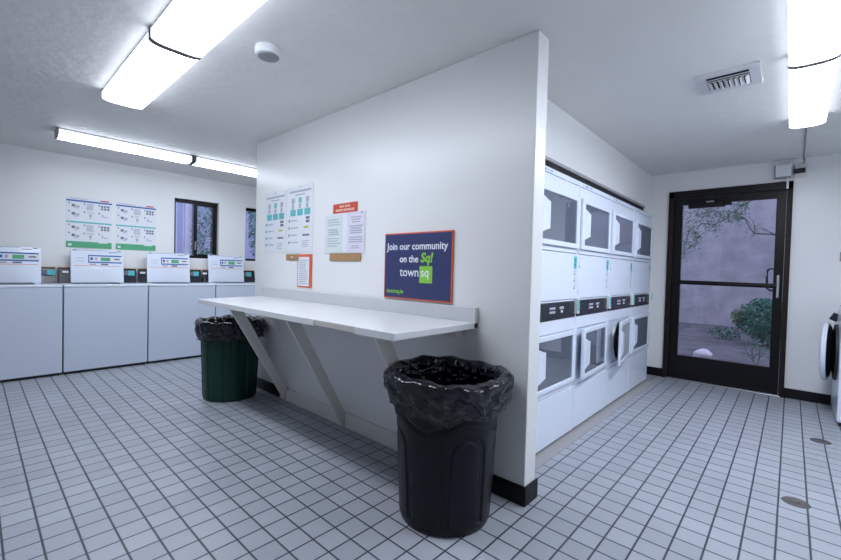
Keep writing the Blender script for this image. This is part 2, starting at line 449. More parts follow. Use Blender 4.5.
# windows
def window(n, w, mull):
    y0, y1, z0, z1 = w
    root = struct_empty(n, (XL - 0.09, (y0 + y1) / 2, z0))
    hw = (y1 - y0) / 2; hh = z1 - z0
    b = B(); fw = 0.032; mb = M['bronze']
    b.box(-0.05, -hw, 0, 0.03, -hw + fw, hh, mb, 0.002); b.box(-0.05, hw - fw, 0, 0.03, hw, hh, mb, 0.002)
    b.box(-0.05, -hw, 0, 0.03, hw, fw, mb, 0.002); b.box(-0.05, -hw, hh - fw - 0.01, 0.03, hw, hh, mb, 0.002)
    b.build('window_frame', root)
    b = B(); b.box(-0.03, mull - 0.022, fw, 0.035, mull + 0.022, hh - fw, mb, 0.002)
    b.box(0.0, mull, fw, 0.03, hw - fw, fw + 0.028, mb, 0.002); b.box(0, mull, hh - fw - 0.035, 0.03, hw - fw, hh - fw, mb, 0.002)
    b.box(0.0, hw - fw - 0.03, fw, 0.03, hw - fw, hh - fw, mb, 0.002)
    b.build('sash', root)
    b = B(); b.box(0.035, mull - 0.008, 0.12, 0.045, mull + 0.008, 0.24, M['grey_plastic'], 0.002); b.build('latch', root)
    b = B(); b.box(-0.012, -hw + 0.01, 0.01, -0.008, hw - 0.01, hh - 0.01, M['pane']); b.build('glass_pane', root)
window('window_1', W1, -0.005); window('window_2', W2, 0.0)

# outside ground and courtyard wall (seen through the door and the windows)
b = B(); b.box(-14, YF + 0.15, -0.25, 9, 12, -0.05, M['soil']); b.box(-14, -8, -0.25, XL - T - 0.02, YF + 0.15, -0.05, M['soil'])
struct(b.build('ground_outside'))
b = B(); b.box(-6, 11.5, -0.2, 9, 11.8, 5.4, M['stucco']); struct(b.build('wall_courtyard'))
b = B()
for i in range(58):
    y = -1.5 + i * 0.16
    b.box(-11.02, y, -0.15, -11, y + 0.15, 3.1 + 0.05 * math.sin(i * 1.7), M['fence'])
struct(b.build('wall_fence'))

# ================================================================== LIGHT FIXTURES
def fixture(label, loc, rz, L, w=0.27, lens_variant='', group='ceiling fluorescent fixtures'):
    t = thing('ceiling_light', label, 'light', loc, rz, group)
    d = 0.078
    b = B(); b.box(0.012, -w / 2 + 0.004, -0.03, L - 0.012, w / 2 - 0.004, -0.001, M['housing'], 0.003); b.build('housing', t)
    prof = [(-w / 2, -0.026), (-w / 2, -0.058), (-w / 2 + 0.006, -0.066), (-w / 2 + 0.03, -d + 0.004), (-w / 2 + 0.07, -d), (w / 2 - 0.07, -d), (w / 2 - 0.03, -d + 0.004), (w / 2 - 0.006, -0.066), (w / 2, -0.058), (w / 2, -0.026)]
    lens = prof[2:8]
    for sg in (-1, 1):
        b = B(); b.box(0.012, sg * (w / 2 - 0.004), -0.062, L - 0.012, sg * w / 2, -0.02, M['side_lens' + lens_variant], 0.001); b.build('side_rail', t)
    b = B(); b.rings([[(0.012, p[0], p[1]) for p in lens], [(L - 0.012, p[0], p[1]) for p in lens]], M['diffuser' + lens_variant], False)
    b.build('diffuser', t, smooth=True)
    ep = [(-w / 2 - 0.003, -0.001)] + [(p[0] * 1.02, p[1] - 0.004) for p in prof] + [(w / 2 + 0.003, -0.001)]
    for a, c in ((0, 0.013), (L - 0.013, L)):
        b = B(); b.prism(ep, 'x', a, c, M['fascia']); b.build('end_cap', t)
    return t
G = 'ceiling fluorescent fixtures'
fixture('long white fluorescent ceiling fixture over the folding counter, its end free in mid-room', (-2.69, -1.18, H), 0, 1.155, 0.25)
fixture('wide fluorescent ceiling fixture nearest the viewer, cut by the top edge of the photo', (-1.515, -1.18, H), 0, 1.155, 0.25)
fixture('narrow fluorescent fixture along the washer wall, left of the joint', (-4.14, -1.40, H), PI / 2, 1.145, 0.20)
fixture('fluorescent fixture along the washer wall running behind the white centre wall', (-4.14, -0.225, H), PI / 2, 1.145, 0.20)
fixture('fluorescent ceiling fixture nearest the glass door at the end of the row', (1.033, 1.10, H), PI / 2, 1.20, 0.20, '_bright')
fixture('fluorescent ceiling fixture above the dryer aisle, cut by the top right of the photo', (1.033, -0.125, H), PI / 2, 1.205, 0.20, '_bright')

# ================================================================== DRYERS
XD = -0.219
PW = 0.725
def make_dryer(label):
    t = thing('stacked_dryer', label, 'dryer', (0, 0, 0), 0, 'stacked dryers along the wall')
    W = PW - 0.004; D = -0.86
    E, S = M['enamel'], M['seam']
    b = B()
    b.box(D, 0.002, 0.012, -0.004, 0.012, 1.90, E); b.box(D, W - 0.010, 0.012, -0.004, W, 1.90, E)
    b.box(D, 0.002, 1.90, -0.004, W, 1.912, E); b.box(D, 0.002, 0.012, D + 0.012, W, 1.90, E)
    b.box(-0.03, 0.012, 0.012, -0.006, W - 0.01, 1.90, S) if False else None
    # two bulkheads with round openings and the fixed front strips
    for z0, z1 in ((0.362, 0.80), (1.368, 1.79)):
        b.plate_hole(0.012, z0, W - 0.01, z1, 0.37, (z0 + z1) / 2 + 0.005, 0.185, -0.012, E)
    b.box(-0.03, 0.002, 0.795, -0.002, W, 0.886, E, 0.003)
    b.box(-0.03, 0.002, 1.010, -0.002, W, 1.02, E, 0.002)
    b.box(-0.03, 0.002, 0.36, -0.002, W, 0.402, E, 0.003)
    b.box(-0.03, 0.002, 1.366, -0.002, W, 1.398, E, 0.003)
    b.box(-0.03, 0.002, 1.79, -0.002, W, 1.872, E, 0.003)
    b.box(-0.03, 0.002, 0.36, -0.002, 0.036, 0.80, E, 0.002); b.box(-0.03, W - 0.022, 0.36, -0.002, W, 0.80, E, 0.002)
    b.box(-0.03, 0.002, 1.366, -0.002, 0.036, 1.79, E, 0.002); b.box(-0.03, W - 0.022, 1.366, -0.002, W, 1.79, E, 0.002)
    b.build('cabinet', t)
    b = B(); b.box(-0.05, 0.01, 0, -0.02, W - 0.01, 0.02, M['gasket']); b.build('plinth', t)
    b = B(); b.box(-0.03, 0.002, 0.02, 0, W, 0.356, E, 0.004); b.build('lower_panel', t)
    b = B(); b.box(-0.03, 0.002, 1.024, 0, W, 1.361, E, 0.004)
    # small printed marks down both sides of the service panel
    for i in range(9): 
        z = 1.10 + i * 0.018
        b.box(0, 0.658 + 0.016 * ((i * 7) % 3) / 2, z, 0.0006, 0.684 + 0.012 * ((i * 5) % 3) / 2, z + 0.010, M['ink_light' if i % 3 else 'ink'])
    b.box(0, 0.655, 1.25, 0.0006, 0.708, 1.342, M['teal']); b.box(0, 0.664, 1.27, 0.001, 0.699, 1.29, M['teal_ink']); b.box(0, 0.664, 1.30, 0.001, 0.699, 1.325, M['teal_ink'])
    for z in (1.06, 1.075, 1.09, 1.115, 1.30, 1.285, 1.325): b.box(0, 0.026, z, 0.0006, 0.040, z + 0.010, M['ink_light'])
    b.box(0, 0.030, 1.258, 0.0006, 0.044, 1.278, M['ink'])
    b.build('service_panel', t)
    b = B(); b.box(-0.03, 0.002, 1.876, 0, W, 1.908, E, 0.003)
    for y0, y1, mm in ((0.06, 0.085, 'ink_light'), (0.12, 0.15, 'ink'), (0.17, 0.19, 'ink_light'), (0.21, 0.25, 'ink_light')):
        b.box(0, y0, 1.886, 0.0006, y1, 1.898, M[mm])
    b.build('top_panel', t)
    cp = B(); cp.box(-0.03, 0.018, 0.889, 0.002, W - 0.014, 1.008, M['panel_black'], 0.003); cp = cp.build('control_panel', t)
    b = B(); b.box(0.002, 0.03, 0.90, 0.004, 0.14, 0.985, M['gasket'], 0.001); b.build('coin_slot', cp)
    b = B(); b.box(0.002, 0.58, 0.925, 0.004, 0.685, 0.995, M['gasket'], 0.001); b.build('card_slot', cp)
    for z in (0.935, 0.962):
        b = B(); b.box(0.002, 0.26, z, 0.005, 0.35, z + 0.016, M['ink_light'], 0.001); b.build('display', cp)
    b = B(); b.box(0.002, 0.42, 0.96, 0.005, 0.49, 0.978, M['ink_light'], 0.001); b.box(0.002, 0.445, 0.935, 0.005, 0.475, 0.95, M['paper'], 0.001); b.build('button', cp)
    cr = B(); cr.box(0.0, 0.682, 0.915, 0.03, 0.718, 1.03, M['white_plastic'], 0.002); cr = cr.build('card_reader', t)
    b = B(); b.box(0.03, 0.684, 0.935, 0.032, 0.716, 1.02, M['teal'], 0.001); b.build('reader_screen', cr)
    for cz in (0.586, 1.584):
        b = B(); n = 36
        R = []
        for x, r in ((-0.012, 0.186), (0.003, 0.180), (-0.004, 0.170), (-0.03, 0.168), (-0.05, 0.23), (-0.7, 0.23)):
            R.append([(x, 0.37 + r * math.cos(2 * PI * j / n), cz + r * math.sin(2 * PI * j / n)) for j in range(n)])
        b.rings(R, M['drum'], cap1=True)
        b.build('drum', t, smooth=True)
    # doors: origin at the hinge side (far side of the unit)
    HY = 0.702
    for z0, z1, wz0, wz1, lo in ((0.405, 0.792, 0.438, 0.756, True), (1.401, 1.787, 1.436, 1.752, False)):
        d = bpy.data.objects.new('door', None); COL.objects.link(d); d.parent = t; d.location = (0.0, HY, z0)
        y0, y1 = -HY + 0.040, 0.0
        a0, a1 = 0.095 - HY, 0.655 - HY
        h = z1 - z0; q0, q1 = wz0 - z0, wz1 - z0
        b = B()
        b.box(-0.004, y0, 0, 0.016, a0, h, E, 0.004); b.box(-0.004, a1, 0, 0.016, y1, h, E, 0.004)
        b.box(-0.004, a0 - 0.006, 0, 0.016, a1 + 0.006, q0, E, 0.004); b.box(-0.004, a0 - 0.006, q1, 0.016, a1 + 0.006, h, E, 0.004)
        b.build('door_frame', d)
        b = B(); b.box(0.004, a0 - 0.004, q0 - 0.004, 0.009, a1 + 0.004, q1 + 0.004, M['door_glass']); b.build('door_window', d)
        b = B(); mz = (q0 + q1) / 2
        b.prism([(a0 - 0.008, mz - 0.118), (a0 + 0.02, mz - 0.108), (a0 + 0.05, mz - 0.098), (a0 + 0.10, mz - 0.088), (a0 + 0.10, mz + 0.088), (a0 + 0.05, mz + 0.098), (a0 + 0.02, mz + 0.108), (a0 - 0.008, mz + 0.118)], 'x', 0.0095, 0.021, E, 0.003)
        b.build('door_handle', d)
        d['lo'] = 1 if lo else 0
    return t
def copy_dryer(o, label):
    c = copy_tree(o); c['label'] = label; return c
d1 = make_dryer('stacked white dryer next to the end of the white centre wall, partly hidden by it')
d2 = copy_dryer(d1, 'second stacked dryer from the centre wall, its lower door just ajar')
d3 = copy_dryer(d1, 'third stacked dryer from the centre wall, its lower door standing open')
d4 = copy_dryer(d1, 'stacked white dryer farthest along the row, closest to the glass door')
for i, d in enumerate((d1, d2, d3, d4)):
    d.location = (XD, 0.44 + i * PW, 0)
for d, ang in ((d2, 3.2), (d3, 8.0)):
    for c in children(d):
        if c.name.startswith('door') and c.get('lo') == 1: c.rotation_euler = (0, 0, math.radians(ang))
for o in list(bpy.data.objects):
    if 'lo' in o.keys(): del o['lo']

# ================================================================== WASHERS
WP = 0.771; XF = -4.69
def make_washer(label):
    t = thing('top_load_washer', label, 'washer', (0, 0, 0), 0, 'top loading washers')
    W = WP - 0.008; D = 0.54; E = M['enamel']; DU = M['enamel_dull']
    b = B()
    b.box(-D, 0.004, 0.03, -0.012, W, 0.045, DU); b.box(-D, 0.004, 0.03, -D + 0.012, W, 0.93, DU)
    b.box(-D, 0.004, 0.03, -0.012, 0.014, 0.93, DU); b.box(-D, W - 0.01, 0.03, -0.012, W, 0.93, DU)
    b.build('cabinet', t)
    b = B(); b.box(-D + 0.02, 0.02, 0.0, -0.03, W - 0.02, 0.03, M['gasket']); b.build('plinth', t)
    b = B(); b.box(-0.02, 0.004, 0.03, 0, W, 0.928, DU, 0.005); b.build('front_panel', t)
    # deck with the wash opening
    b = B()
    b.box(-0.08, 0.004, 0.93, 0.002, W, 0.96, E, 0.008); b.box(-D, 0.004, 0.93, -0.45, W, 0.96, E, 0.003)
    b.box(-0.46, 0.004, 0.93, -0.07, 0.10, 0.96, E, 0.003); b.box(-0.46, 0.57, 0.93, -0.07, W, 0.96, E, 0.003)
    b.build('deck', t)
    b = B(); n = 32
    b.rings([[(-0.265 + r * math.cos(2 * PI * j / n), 0.335 + r * math.sin(2 * PI * j / n), z) for j in range(n)] for r, z in ((0.24, 0.94), (0.235, 0.9), (0.235, 0.5))], M['drum'], cap1=True)
    b.build('wash_tub', t, smooth=True)
    # control panel behind the lid
    b = B(); b.prism([(-D + 0.09, 0.96), (-D + 0.055, 1.125), (-D + 0.02, 1.135), (-D, 1.135), (-D, 0.96)], 'y', 0.012, W - 0.008, M['panel_black'], 0.004)
    b.box(-D + 0.0, 0.008, 1.133, -D + 0.06, W - 0.004, 1.142, M['tan'], 0.002)
    cp = b.build('control_panel', t)
    b = B(); b.box(-D + 0.066, 0.64, 1.05, -D + 0.10, 0.71, 1.112, M['teal'], 0.004); b.box(-D + 0.066, 0.60, 1.055, -D + 0.098, 0.64, 1.11, M['ink'], 0.003); b.build('card_reader', cp)
    b = B(); b.box(-D + 0.06, 0.02, 1.075, -D + 0.085, 0.075, 1.10, M['paper'], 0.003); b.build('price_tag', cp)
    # raised lid
    lid = bpy.data.objects.new('lid', None); COL.objects.link(lid); lid.parent = t
    lid.location = (-0.425, 0.09, 0.962); lid.rotation_euler = (0, math.radians(-6.0), 0)
    LW, LH = 0.505, 0.395
    b = B(); b.box(-0.022, 0, 0, 0, LW, LH, E, 0.008)
    b.box(-0.001, 0.02, LH - 0.012, 0.004, 0.34, LH - 0.006, M['ink_light']); b.box(-0.001, 0.02, LH - 0.016, 0.005, 0.055, LH - 0.007, M['ink'])
    b.box(-0.001, 0.355, LH - 0.030, 0.006, 0.43, LH - 0.024, M['ink']); b.box(-0.001, 0.44, LH - 0.018, 0.005, 0.475, LH - 0.008, M['ink'])
    b.build('lid_panel', lid)
    b = B(); x0, x1 = 0.0, 0.0008
    b.box(x0, 0.16, 0.238, x1, 0.485, 0.330, M['paper'])
    b.box(x1, 0.16, 0.316, 0.0013, 0.485, 0.331, M['blue_ink']); b.box(x1, 0.16, 0.237, 0.0013, 0.485, 0.252, M['blue_ink'])
    b.box(x1, 0.16, 0.25, 0.0013, 0.170, 0.32, M['blue_ink'])
    b.box(x1, 0.180, 0.27, 0.0013, 0.205, 0.302, M['blue_ink']); b.box(x1, 0.222, 0.27, 0.0013, 0.246, 0.302, M['ink_light'])
    b.box(x1, 0.278, 0.262, 0.0013, 0.37, 0.305, M['green_ink']); b.box(x1, 0.405, 0.278, 0.0013, 0.465, 0.294, M['ink'])
    b.box(x0, 0.175, 0.213, 0.0013, 0.235, 0.229, M['ink_light']); b.box(x0, 0.28, 0.213, 0.0013, 0.35, 0.230, M['ink'])
    b.box(x0, 0.03, 0.198, 0.0013, 0.485, 0.206, M['pink_ink'])
    for i in range(5): b.box(x0, 0.045, 0.235 + i * 0.018, 0.0013, 0.125, 0.241 + i * 0.018, M['ink_light']) if i % 2 else None
    b.build('instruction_label', lid)
    return t
wl = ['white top-load washer cut by the left edge of the photo, lid raised',
      'white top-load washer right of a dark gap, its raised lid under the green-banded posters',
      'white top-load washer whose raised lid stands in front of the two-pane window',
      'white top-load washer beside the green trash can, partly hidden by the centre wall']
w1 = make_washer(wl[0])
wash = [w1]
for l in wl[1:]:
    c = copy_tree(w1); c['label'] = l; wash.append(c)
for i, w in enumerate(wash):
    w.location = (XF, -1.275 + (i - 1) * WP, 0)
    for c in children(w):
        dy = (0.040, 0.020, 0.0, -0.024)[i]
        if c.name.split('.')[0] == 'lid': c.location.y += dy
        if c.name.split('.')[0] == 'control_panel':
            for q in children(c): q.location.y += dy

# front loaders on the right wall
def make_front_loader(label):
    t = thing('front_load_washer', label, 'washer', (0, 0, 0))
    E = M['enamel']; W = 0.69; D = 0.72
    b = B(); b.box(0, 0, 0.03, D, W, 0.885, E, 0.012); b.build('cabinet', t)
    b = B(); b.box(0.02, 0.01, 0, D - 0.02, W - 0.01, 0.03, M['gasket']); b.build('plinth', t)
    b = B(); b.prism([(0.0, 0.885), (0.03, 0.985), (0.16, 0.985), (0.16, 0.885)], 'y', 0.0, W, E, 0.004); b.build('control_panel', t)
    b = B(); b.box(-0.04, 0.42, 0.845, 0.012, 0.49, 0.915, M['panel_black'], 0.004, rot=Matrix.Rotation(math.radians(28), 3, 'Y')); b.build('card_reader', t)
    b = B(); n = 40
    b.rings([[(x, 0.345 + r * math.cos(2 * PI * j / n), 0.575 + r * math.sin(2 * PI * j / n)) for j in range(n)] for x, r in ((0.0, 0.25), (-0.018, 0.245), (-0.02, 0.2), (-0.008, 0.19), (-0.004, 0.0001))], M['gasket'], cap0=True)
    b.build('door_gasket', t, smooth=True)
    d = bpy.data.objects.new('door', None); COL.objects.link(d); d.parent = t; d.location = (-0.022, 0.60, 0.575)
    b = B(); cy = -0.265
    b.rings([[(x, cy + r * math.cos(2 * PI * j / n), r * math.sin(2 * PI * j / n)) for j in range(n)] for x, r in ((0.0, 0.258), (-0.012, 0.265), (-0.032, 0.255), (-0.042, 0.225), (-0.038, 0.19), (-0.02, 0.18), (0.0, 0.185), (0.0, 0.258))], E)
    b.build('door_ring', d, smooth=True)
    b = B()
    b.rings([[(x, cy + r * math.cos(2 * PI * j / n), r * math.sin(2 * PI * j / n)) for j in range(n)] for x, r in ((-0.03, 0.001), (-0.026, 0.18), (0.0, 0.19), (0.004, 0.25), (0.016, 0.22), (0.035, 0.13), (0.04, 0.001))], M['panel_black'])
    b.build('door_window', d, smooth=True)
    d.rotation_euler = (0, 0, math.radians(-6.5))
    return t
f1 = make_front_loader('white front-load washer by the glass door at the right edge, round door ajar')
f1.location = (1.305, 2.93, 0)

# ================================================================== FOLDING COUNTER
ct = thing('folding_counter', 'long pale laminate folding counter on diagonal braces along the white centre wall', 'counter', (-1.5, 0, 0))
ox = 1.5
b = B(); XA, XB, YFR = -2.82, -0.318, -0.655
b.prism([(XA + ox, -0.001), (-2.68 + ox, YFR + 0.004), (XB + ox, YFR + 0.004), (XB + ox, -0.001)], 'z', 0.888, 0.922, M['laminate'], 0.003)
b.build('worktop', ct)
b = B(); b.box(XA + ox, -0.030, 0.922, XB - 0.012 + ox, -0.001, 1.006, M['splash'], 0.003); b.build('backsplash', ct)
b = B(); b.box(XB - 0.012 + ox, -0.034, 0.885, XB + ox, -0.001, 1.008, M['white_base'], 0.002); b.build('end_cap', ct)
b = B(); b.box(-2.68 + ox, YFR - 0.001, 0.886, -0.96 + ox, YFR + 0.004, 0.921, M['laminate'], 0.001); b.build('edge_strip', ct)
b = B(); b.box(-0.60 + ox, YFR - 0.001, 0.886, XB + ox, YFR + 0.004, 0.921, M['laminate'], 0.001); b.build('edge_strip', ct)
b = B(); b.box(-0.96 + ox, YFR + 0.0035, 0.891, -0.60 + ox, YFR + 0.006, 0.919, M['raw_edge']); b.build('bare_edge', ct)
b = B(); b.box(-2.75 + ox, -0.06, 0.83, -0.42 + ox, -0.001, 0.888, M['brace'], 0.003); b.build('wall_cleat', ct)
for xb in (-2.36, -1.495, -0.605):
    b = B(); hw = 0.013
    b.prism([(-0.024, 0.012), (-0.024, 0.125), (-0.445, 0.888), (-0.545, 0.888), (-0.035, 0.012)], 'x', xb - hw + ox, xb + hw + ox, M['brace'], 0.003)
    b.build('brace', ct)

# ================================================================== TRASH CANS
def arch_relief(t, z, r, t0, a, z0, z1, soft=0.007):
    """1 inside a round-topped panel centred at angle t0, 0 outside, with a soft edge"""
    x = ((t - t0 + PI) % (2 * PI) - PI) * r
    zc = z1 - a
    d = min(a - abs(x) if z < zc else a - math.hypot(x, z - zc), z - z0)
    return max(0.0, min(1.0, d / soft + 0.5))
def make_can(label, name, m, c, r0, r1, h, kind, t_face):
    t = thing(name, label, 'trash can', (c[0], c[1], 0))
    N = 320; K = 90
    prof = [(r0 * 0.90, 0.0), (r0 * 0.97, 0.006), (r0, 0.03)]
    for k in range(1, K + 1):
        z = 0.03 + (h - 0.03) * k / K
        prof.append((r0 + (r1 - r0) * (k / K), z))
    def fn(r, z, th, k):
        if z < 0.012 or z > h - 0.03: return r, z
        dr = 0.0
        if kind == 'arch':
            for q in range(4):
                tq = t_face + q * PI / 2
                dr -= 0.011 * arch_relief(th, z, r, tq, 0.105, 0.05, 0.475)
                dr += 0.010 * arch_relief(th, z, r, tq, 0.072, 0.05, 0.445)
            dd = ((th - t_face + PI / 4) % (PI / 2)) - PI / 4
            zz = 0.505 + 0.030 * math.cos(min(abs(dd) * 3.6, PI))
            dr -= 0.012 * math.exp(-((z - zz) / 0.010) ** 2)
            if z > zz: dr += 0.003
        else:
            ph = ((th - t_face) / (2 * PI) * 10) % 1
            if z < h * 0.8: dr -= 0.008 * (1 if 0.3 < ph < 0.7 else 0)
        return r + dr, z
    b = B(); b.lathe(prof, m, N, fn, cap0=True)
    b.build('can_body', t, smooth=True)
    b = B(); b.lathe([(r1 - 0.004, h - 0.03), (r1 + 0.012, h - 0.03), (r1 + 0.016, h - 0.004), (r1 + 0.004, h), (r1 - 0.008, h - 0.006), (r1 - 0.010, h - 0.05), (r0 - 0.008, 0.02), (0.001, 0.014)], m, 96)
    b.build('can_rim', t, smooth=True)
    return t
def make_bag(label, name, c, r1, h, drop, seed, over=0.03, wob=1.0):
    rnd = random.Random(seed)
    N = 240
    ph = [rnd.uniform(0, 6.28) for _ in range(16)]
    def nz(th, z, f, k): return math.sin(f * th + ph[k] + 9 * z) 
    # inside (deep) -> up over the rim -> outside hem
    prof = [(0.02, 0.10), (r1 * 0.55, 0.10), (r1 * 0.78, 0.16), (r1 * 0.84, 0.30), (r1 * 0.88, 0.45), (r1 * 0.91, 0.55), (r1 * 0.93, h - 0.10), (r1 * 0.945, h - 0.06), (r1 * 0.955, h - 0.03), (r1 * 0.975, h),
            (r1 + 0.004, h + 0.016), (r1 + over * 0.6, h + 0.018), (r1 + over * 1.0, h + 0.006)]
    nh = 16
    for k in range(1, nh + 1):
        f = k / nh
        bulge = over * (1.0 - 0.80 * f) + 0.006
        prof.append((r1 + bulge, h + 0.006 - drop * f))
    ni = 13
    def fn(r, z, th, k):
        if k < 3: return r, z
        if k < 10:
            a = 0.3 + 0.7 * min(1, (k - 3) / 5)
            d = -0.006 * a * (1 + nz(th, 0, 23, 0)) - 0.004 * a * nz(th, 0, 41, 1) - 0.006 * a * (1 + nz(th, 0, 9, 2))
            dz = 0.006 * nz(th, 0, 5, 3) if k == 9 else 0
            return r + d, z + dz
        f = max(0, (k - ni + 1)) / nh
        amp = 0.25 + 0.75 * min(1, f * 3)
        d = 0.006 * nz(th, z * 2.2, 7, 4) + 0.006 * nz(th, z * 3.5, 13, 5) + 0.0045 * nz(th, -z * 3.0, 19, 6) + 0.003 * nz(th, z * 5, 33, 7)
        # sharp horizontal gathers
        g = 0.009 * abs(math.sin(46 * z + 3.5 * math.sin(2 * th + ph[8]) + 2 * math.sin(5 * th + ph[9]))) - 0.004
        rr = r + wob * amp * (d + g) 
        dz = wob * (0.007 * nz(th, 0, 3, 10) + 0.005 * nz(th, 0, 11, 11)) * (1 - 0.4 * f) - (0.010 * nz(th, 0, 3, 12) + 0.012 * nz(th, 0, 8, 13)) * f
        # a knot where the film is gathered
        return max(rr, r1 + 0.019 if z < h - 0.0 and k > ni else rr), z + dz
    b = B(); b.lathe(prof, M['bag'], N, fn, cap0=True)
    o = b.build(name, None, (c[0], c[1], 0), smooth=True, angle=60)
    return tag(o, label, 'trash bag')
C1 = (-0.272, -0.322)
tf = math.atan2(CAM_LOC[1] - C1[1], CAM_LOC[0] - C1[0])
make_can('large black plastic trash can in front of the counter end', 'trash_can', M['black_plastic'], C1, 0.228, 0.262, 0.70, 'arch', tf + 0.40)
make_bag('glossy black bag lining the black trash can, folded over its rim', 'trash_bag', C1, 0.262, 0.70, 0.16, 3, 0.055)
C2 = (-2.85, -0.305)
tf2 = math.atan2(CAM_LOC[1] - C2[1], CAM_LOC[0] - C2[0])
make_can('dark green plastic trash can under the far end of the counter', 'trash_can', M['green_plastic'], C2, 0.230, 0.256, 0.70, 'rib', tf2 - 0.45)
make_bag('black bag hanging over the rim of the green trash can', 'trash_bag', C2, 0.256, 0.70, 0.16, 11, 0.034)

# ================================================================== SIGNS AND SHEETS
def sheet(name, label, cat, w, h, m, loc, rot, th=0.004, group=None):
    """flat sheet in its local x-z plane, facing -y; origin lower left"""
    t = thing(name, label, cat, loc, 0, group); t.rotation_euler = rot
    return t
class Pr:
    """print helper: rectangles on the face of a sheet (local x-z plane, facing -y)"""
    def __init__(s, w, h, m, th=0.003):
        s.b = B(); s.b.box(0, -th, 0, w, 0, h, m, 0.0006, 1); s.y = -th
    def r(s, x0, z0, x1, z1, m, lift=0.0006): s.b.box(x0, s.y - lift, z0, x1, s.y + 0.0002, z1, M[m]); return s
    def lines(s, x0, x1, z, n, dz, m='ink_light', th=0.006, jit=0.25, rnd=random.Random(5), center=False):
        for i in range(n):
            k = (x1 - x0) * rnd.uniform(0, jit)
            a0, a1 = (x0 + k / 2, x1 - k / 2) if center else (x0, x1 - k)
            s.r(a0, z - i * dz - th, a1, z - i * dz, m)
        return s

# washer instruction posters on the left wall (facing +x)
def washer_poster(label, y0):
    w, h = 0.43, 0.592
    t = Pr(w, h, M['paper'])
    t.r(0.03, h - 0.022, 0.20, h - 0.016, 'ink_light'); t.r(0.32, h - 0.026, 0.40, h - 0.012, 'red_ink')
    t.r(0, h - 0.052, w, h - 0.034, 'blue_ink')
    t.r(0, 0.292, w, 0.309, 'teal'); t.r(0, 0, w, 0.062, 'green_ink'); t.r(0.02, 0.02, 0.05, 0.045, 'paper', 0.001); t.r(0, 0.062, 0.30, 0.074, 'green_ink'); t.r(0.39, 0.062, w, 0.074, 'green_ink')
    for zt in (h - 0.065, 0.275):
        for ci in range(3):
            x = 0.02 + ci * 0.14
            for ri in range(2):
                z = zt - ri * 0.095
                t.r(x, z - 0.018, x + 0.012, z, 'blue_ink' if zt > 0.3 else 'ink')
                if ci == 0: t.r(x + 0.03, z - 0.05, x + 0.06, z - 0.02, 'ink'); t.r(x + 0.065, z - 0.055, x + 0.10, z - 0.032, 'ink_light'); t.r(x + 0.05, z - 0.068, x + 0.09, z - 0.06, 'ink_light')
                elif ci == 1:
                    if ri == 0: t.lines(x + 0.025, x + 0.105, z - 0.005, 5, 0.015, 'ink_light', 0.009)
                    else: t.r(x + 0.05, z - 0.06, x + 0.075, z - 0.03, 'ink_light'); t.r(x + 0.055, z - 0.08, x + 0.07, z - 0.065, 'yellow_ink'); t.lines(x + 0.03, x + 0.10, z, 2, 0.012, 'ink_light', 0.005)
                else:
                    if ri == 0:
                        for a in range(3):
                            for c in range(2): t.r(x + 0.022 + a * 0.03, z - 0.03 - c * 0.03, x + 0.045 + a * 0.03, z - 0.008 - c * 0.03, 'ink')
                    else: t.r(x + 0.03, z - 0.05, x + 0.045, z - 0.02, 'ink_light'); t.r(x + 0.045, z - 0.056, x + 0.09, z - 0.046, 'ink_light')
    o = t.b.build('instruction_poster', None, (XL + 0.0005, y0, 1.374), recalc=True)
    o.rotation_euler = (0, 0, PI / 2)
    return tag(o, label, 'poster', 'washer instruction posters')
washer_poster('washer instruction poster with blue, teal and green bands, farther from the window', -1.193)
washer_poster('washer instruction poster with blue, teal and green bands, next to the two-pane window', -0.722)

# laundry sheets on the centre wall (facing -y)
def laundry_sheet(label, x, w, z, h):
    t = Pr(w, h, M['paper'], 0.003)
    t.r(w * 0.08, h - 0.058, w * 0.92, h - 0.040, 'ink_light'); t.r(w * 0.3, h - 0.085, w * 0.7, h - 0.074, 'ink_light')
    t.r(w * 0.5 - 0.004, h - 0.02, w * 0.5 + 0.004, h - 0.008, 'ink')
    for i in range(3):
        x0 = w * (0.12 + i * 0.28); x1 = x0 + w * 0.22
        t.r(x0 + 0.02, h - 0.15, x1 - 0.02, h - 0.105, 'ink_light' if i == 2 else 'teal' if i == 1 else 'ink_light')
        t.r(x0 + 0.025, h - 0.20, x1 - 0.03, h - 0.155, 'ink_light')
        t.r(x0, h - 0.262, x1, h - 0.205, 'teal')
    for i in range(4):
        z1 = h - 0.29 - i * 0.064
        t.r(w * 0.06, z1 - 0.026, w * 0.11, z1, 'teal_ink')
        t.r(w * 0.15, z1 - 0.018, w * (0.45 if i % 2 else 0.40), z1 - 0.008, 'ink_light')
        if i == 0: t.r(w * 0.74, z1 - 0.008, w * 0.88, z1 + 0.014, 'ink'); t.r(w * 0.74, z1 - 0.038, w * 0.88, z1 - 0.016, 'ink')
        if i == 1: t.r(w * 0.66, z1 - 0.02, w * 0.84, z1 - 0.004, 'yellow_ink')
        if i == 2: t.r(w * 0.62, z1 - 0.024, w * 0.88, z1 - 0.008, 'ink')
        if i == 3: t.lines(w * 0.60, w * 0.88, z1, 4, 0.016, 'ink_light', 0.006)
    o = t.b.build('laundry_instruction_sheet', None, (x, -0.0005, z))
    return tag(o, label, 'poster', 'laundry instruction sheets on the centre wall')
laundry_sheet('tall laundry instruction sheet nearest the left end of the centre wall', -2.835, 0.405, 1.345, 0.565)
laundry_sheet('tall laundry instruction sheet above the small orange-edged notice', -2.410, 0.410, 1.342, 0.580)

